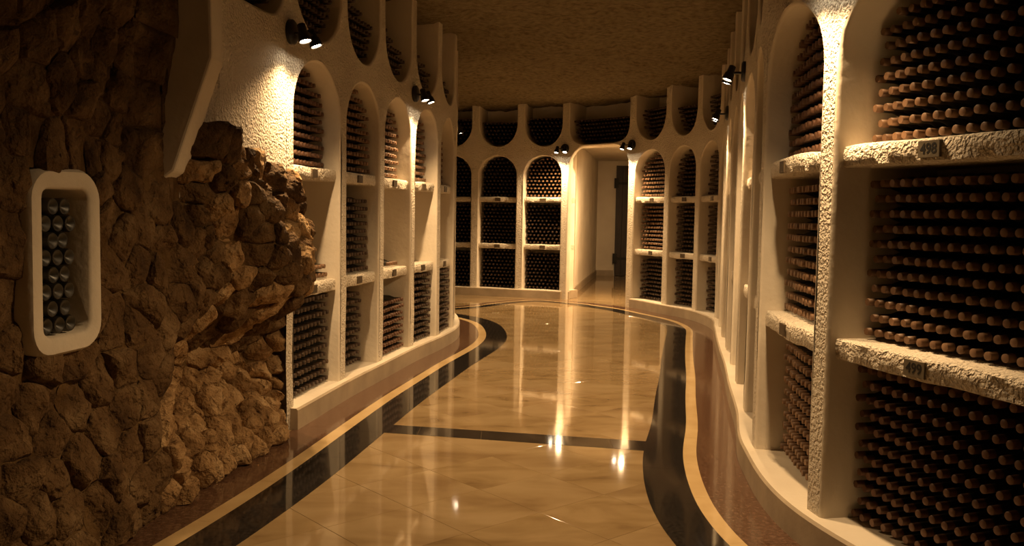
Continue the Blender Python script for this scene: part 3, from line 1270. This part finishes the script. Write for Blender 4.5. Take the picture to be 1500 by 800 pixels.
# ------------------------------------------------------------------ double spot lamps
mb = MB()
mb.lathe([(0.0, 0.078), (0.022, 0.078), (0.032, 0.066), (0.034, 0.02)], 24)
base_me = mb.mesh('lamp_base', [M['metal']], smooth=True, angle=math.radians(40))
mb = MB()
mb.lathe([(0.0, 0.010), (0.10, 0.010)], 12)
arm_me = mb.mesh('lamp_arm', [M['metal']], smooth=True, angle=math.radians(40))
mb = MB()
mb.lathe([(-0.115, 0.020), (-0.110, 0.026), (-0.06, 0.028), (-0.05, 0.036), (0.0, 0.042), (0.0, 0.037), (-0.02, 0.034)], 20)
head_me = mb.mesh('lamp_head', [M['metal']], smooth=True, angle=math.radians(40))
mb = MB()
mb.lathe([(-0.018, 0.033), (-0.008, 0.030), (-0.002, 0.020), (0.0, 0.006)], 20)
bulb_me = mb.mesh('bulb', [M['bulb']], smooth=True)
mb = MB()
mb.lathe([(-0.085, 0.0085), (0.085, 0.0085)], 10)
bar_me = mb.mesh('lamp_bar', [M['metal']], smooth=True, angle=math.radians(40))


def wall_lamp(p, n, label, z=2.55, power=1.0, tilt=(0.38, 0.30), spread=(0.06, 0.10), group='double spot lamps on the gallery posts'):
    """p plan point on the wall face, n outward normal (2D)"""
    n3 = Vector((n.x, n.y, 0)).normalized()
    x3 = Vector((n.y, -n.x, 0)).normalized()
    root = empty('wall_lamp', (p.x, p.y, z))
    root.rotation_euler = Matrix((x3, n3, Vector((0, 0, 1)))).transposed().to_euler()
    tag(root, label, 'lamp', group)
    b = link('lamp_base', base_me, root)
    b.rotation_euler = (-math.pi / 2, 0, 0)
    a = link('lamp_arm', arm_me, root)
    a.rotation_euler = (-math.pi / 2, 0, 0)
    a.location = (0, 0.02, -0.01)
    br = link('lamp_bar', bar_me, root)
    br.rotation_euler = (0, math.pi / 2, 0)
    br.location = (0, 0.12, -0.01)
    for s in (-1, 1):
        h = link('lamp_head', head_me, root)
        ti = tilt[0] if s < 0 else tilt[1]
        # aim: local +Z of the head goes down, a little out along the wall
        aim = Vector((s * spread[0], ti, -1)).normalized()
        h.rotation_euler = aim.to_track_quat('Z', 'Y').to_euler()
        h.location = Vector((s * 0.085, 0.12, -0.02)) + aim * 0.06
        link('bulb', bulb_me, h)
        ld = bpy.data.lights.new('spot_light', 'SPOT')
        ld.energy = LAMP_W * power
        ld.color = LAMP_COL
        ld.spot_size = math.radians(128)
        ld.spot_blend = 0.75
        ld.shadow_soft_size = 0.025
        lo = bpy.data.objects.new('spot_light', ld)
        COL.objects.link(lo)
        lo.parent = h
        lo.location = (0, 0, 0.012)
        lo.rotation_euler = (math.pi, 0, 0)
    return root


def lamp_at(ch, i, t, label, **kw):
    p, d, n = ch.frame(i, t)
    return wall_lamp(p, n, label, **kw)


lamp_at(RC, 5, 0.0, 'black double spot lamp on the post beside the plates 498 and 499')
lamp_at(RC, 8, 0.0, 'black double spot lamp midway along the curved right gallery, between plate 498 and the corner')
lamp_at(RC, 11, 0.0, 'black double spot lamp on the right gallery nearest its far corner')
lamp_at(RC, 16, 0.0, 'black double spot lamp on the post to the right of the doorway', power=1.5)
lamp_at(RC, 17, 0.0, 'black double spot lamp on the post to the left of the doorway', power=1.5)
lamp_at(LC, 2, 0.0, 'black double spot lamp on the post right beside the rubble stone wall')
lamp_at(LC, 5, 0.0, 'black double spot lamp on the left gallery, three bays past the rubble stone wall')
lamp_at(LC, 9, 0.0, 'black double spot lamp at the far rounded end of the left gallery')
# lamp inside the corridor, out of sight behind the right jamb
wall_lamp(Vector((2.42, 15.14)), Vector((-0.876, 0.482)), 'black double spot lamp inside the corridor behind the doorway', z=2.35, power=2.2, tilt=(0.9, 0.6), spread=(0.6, 0.2))
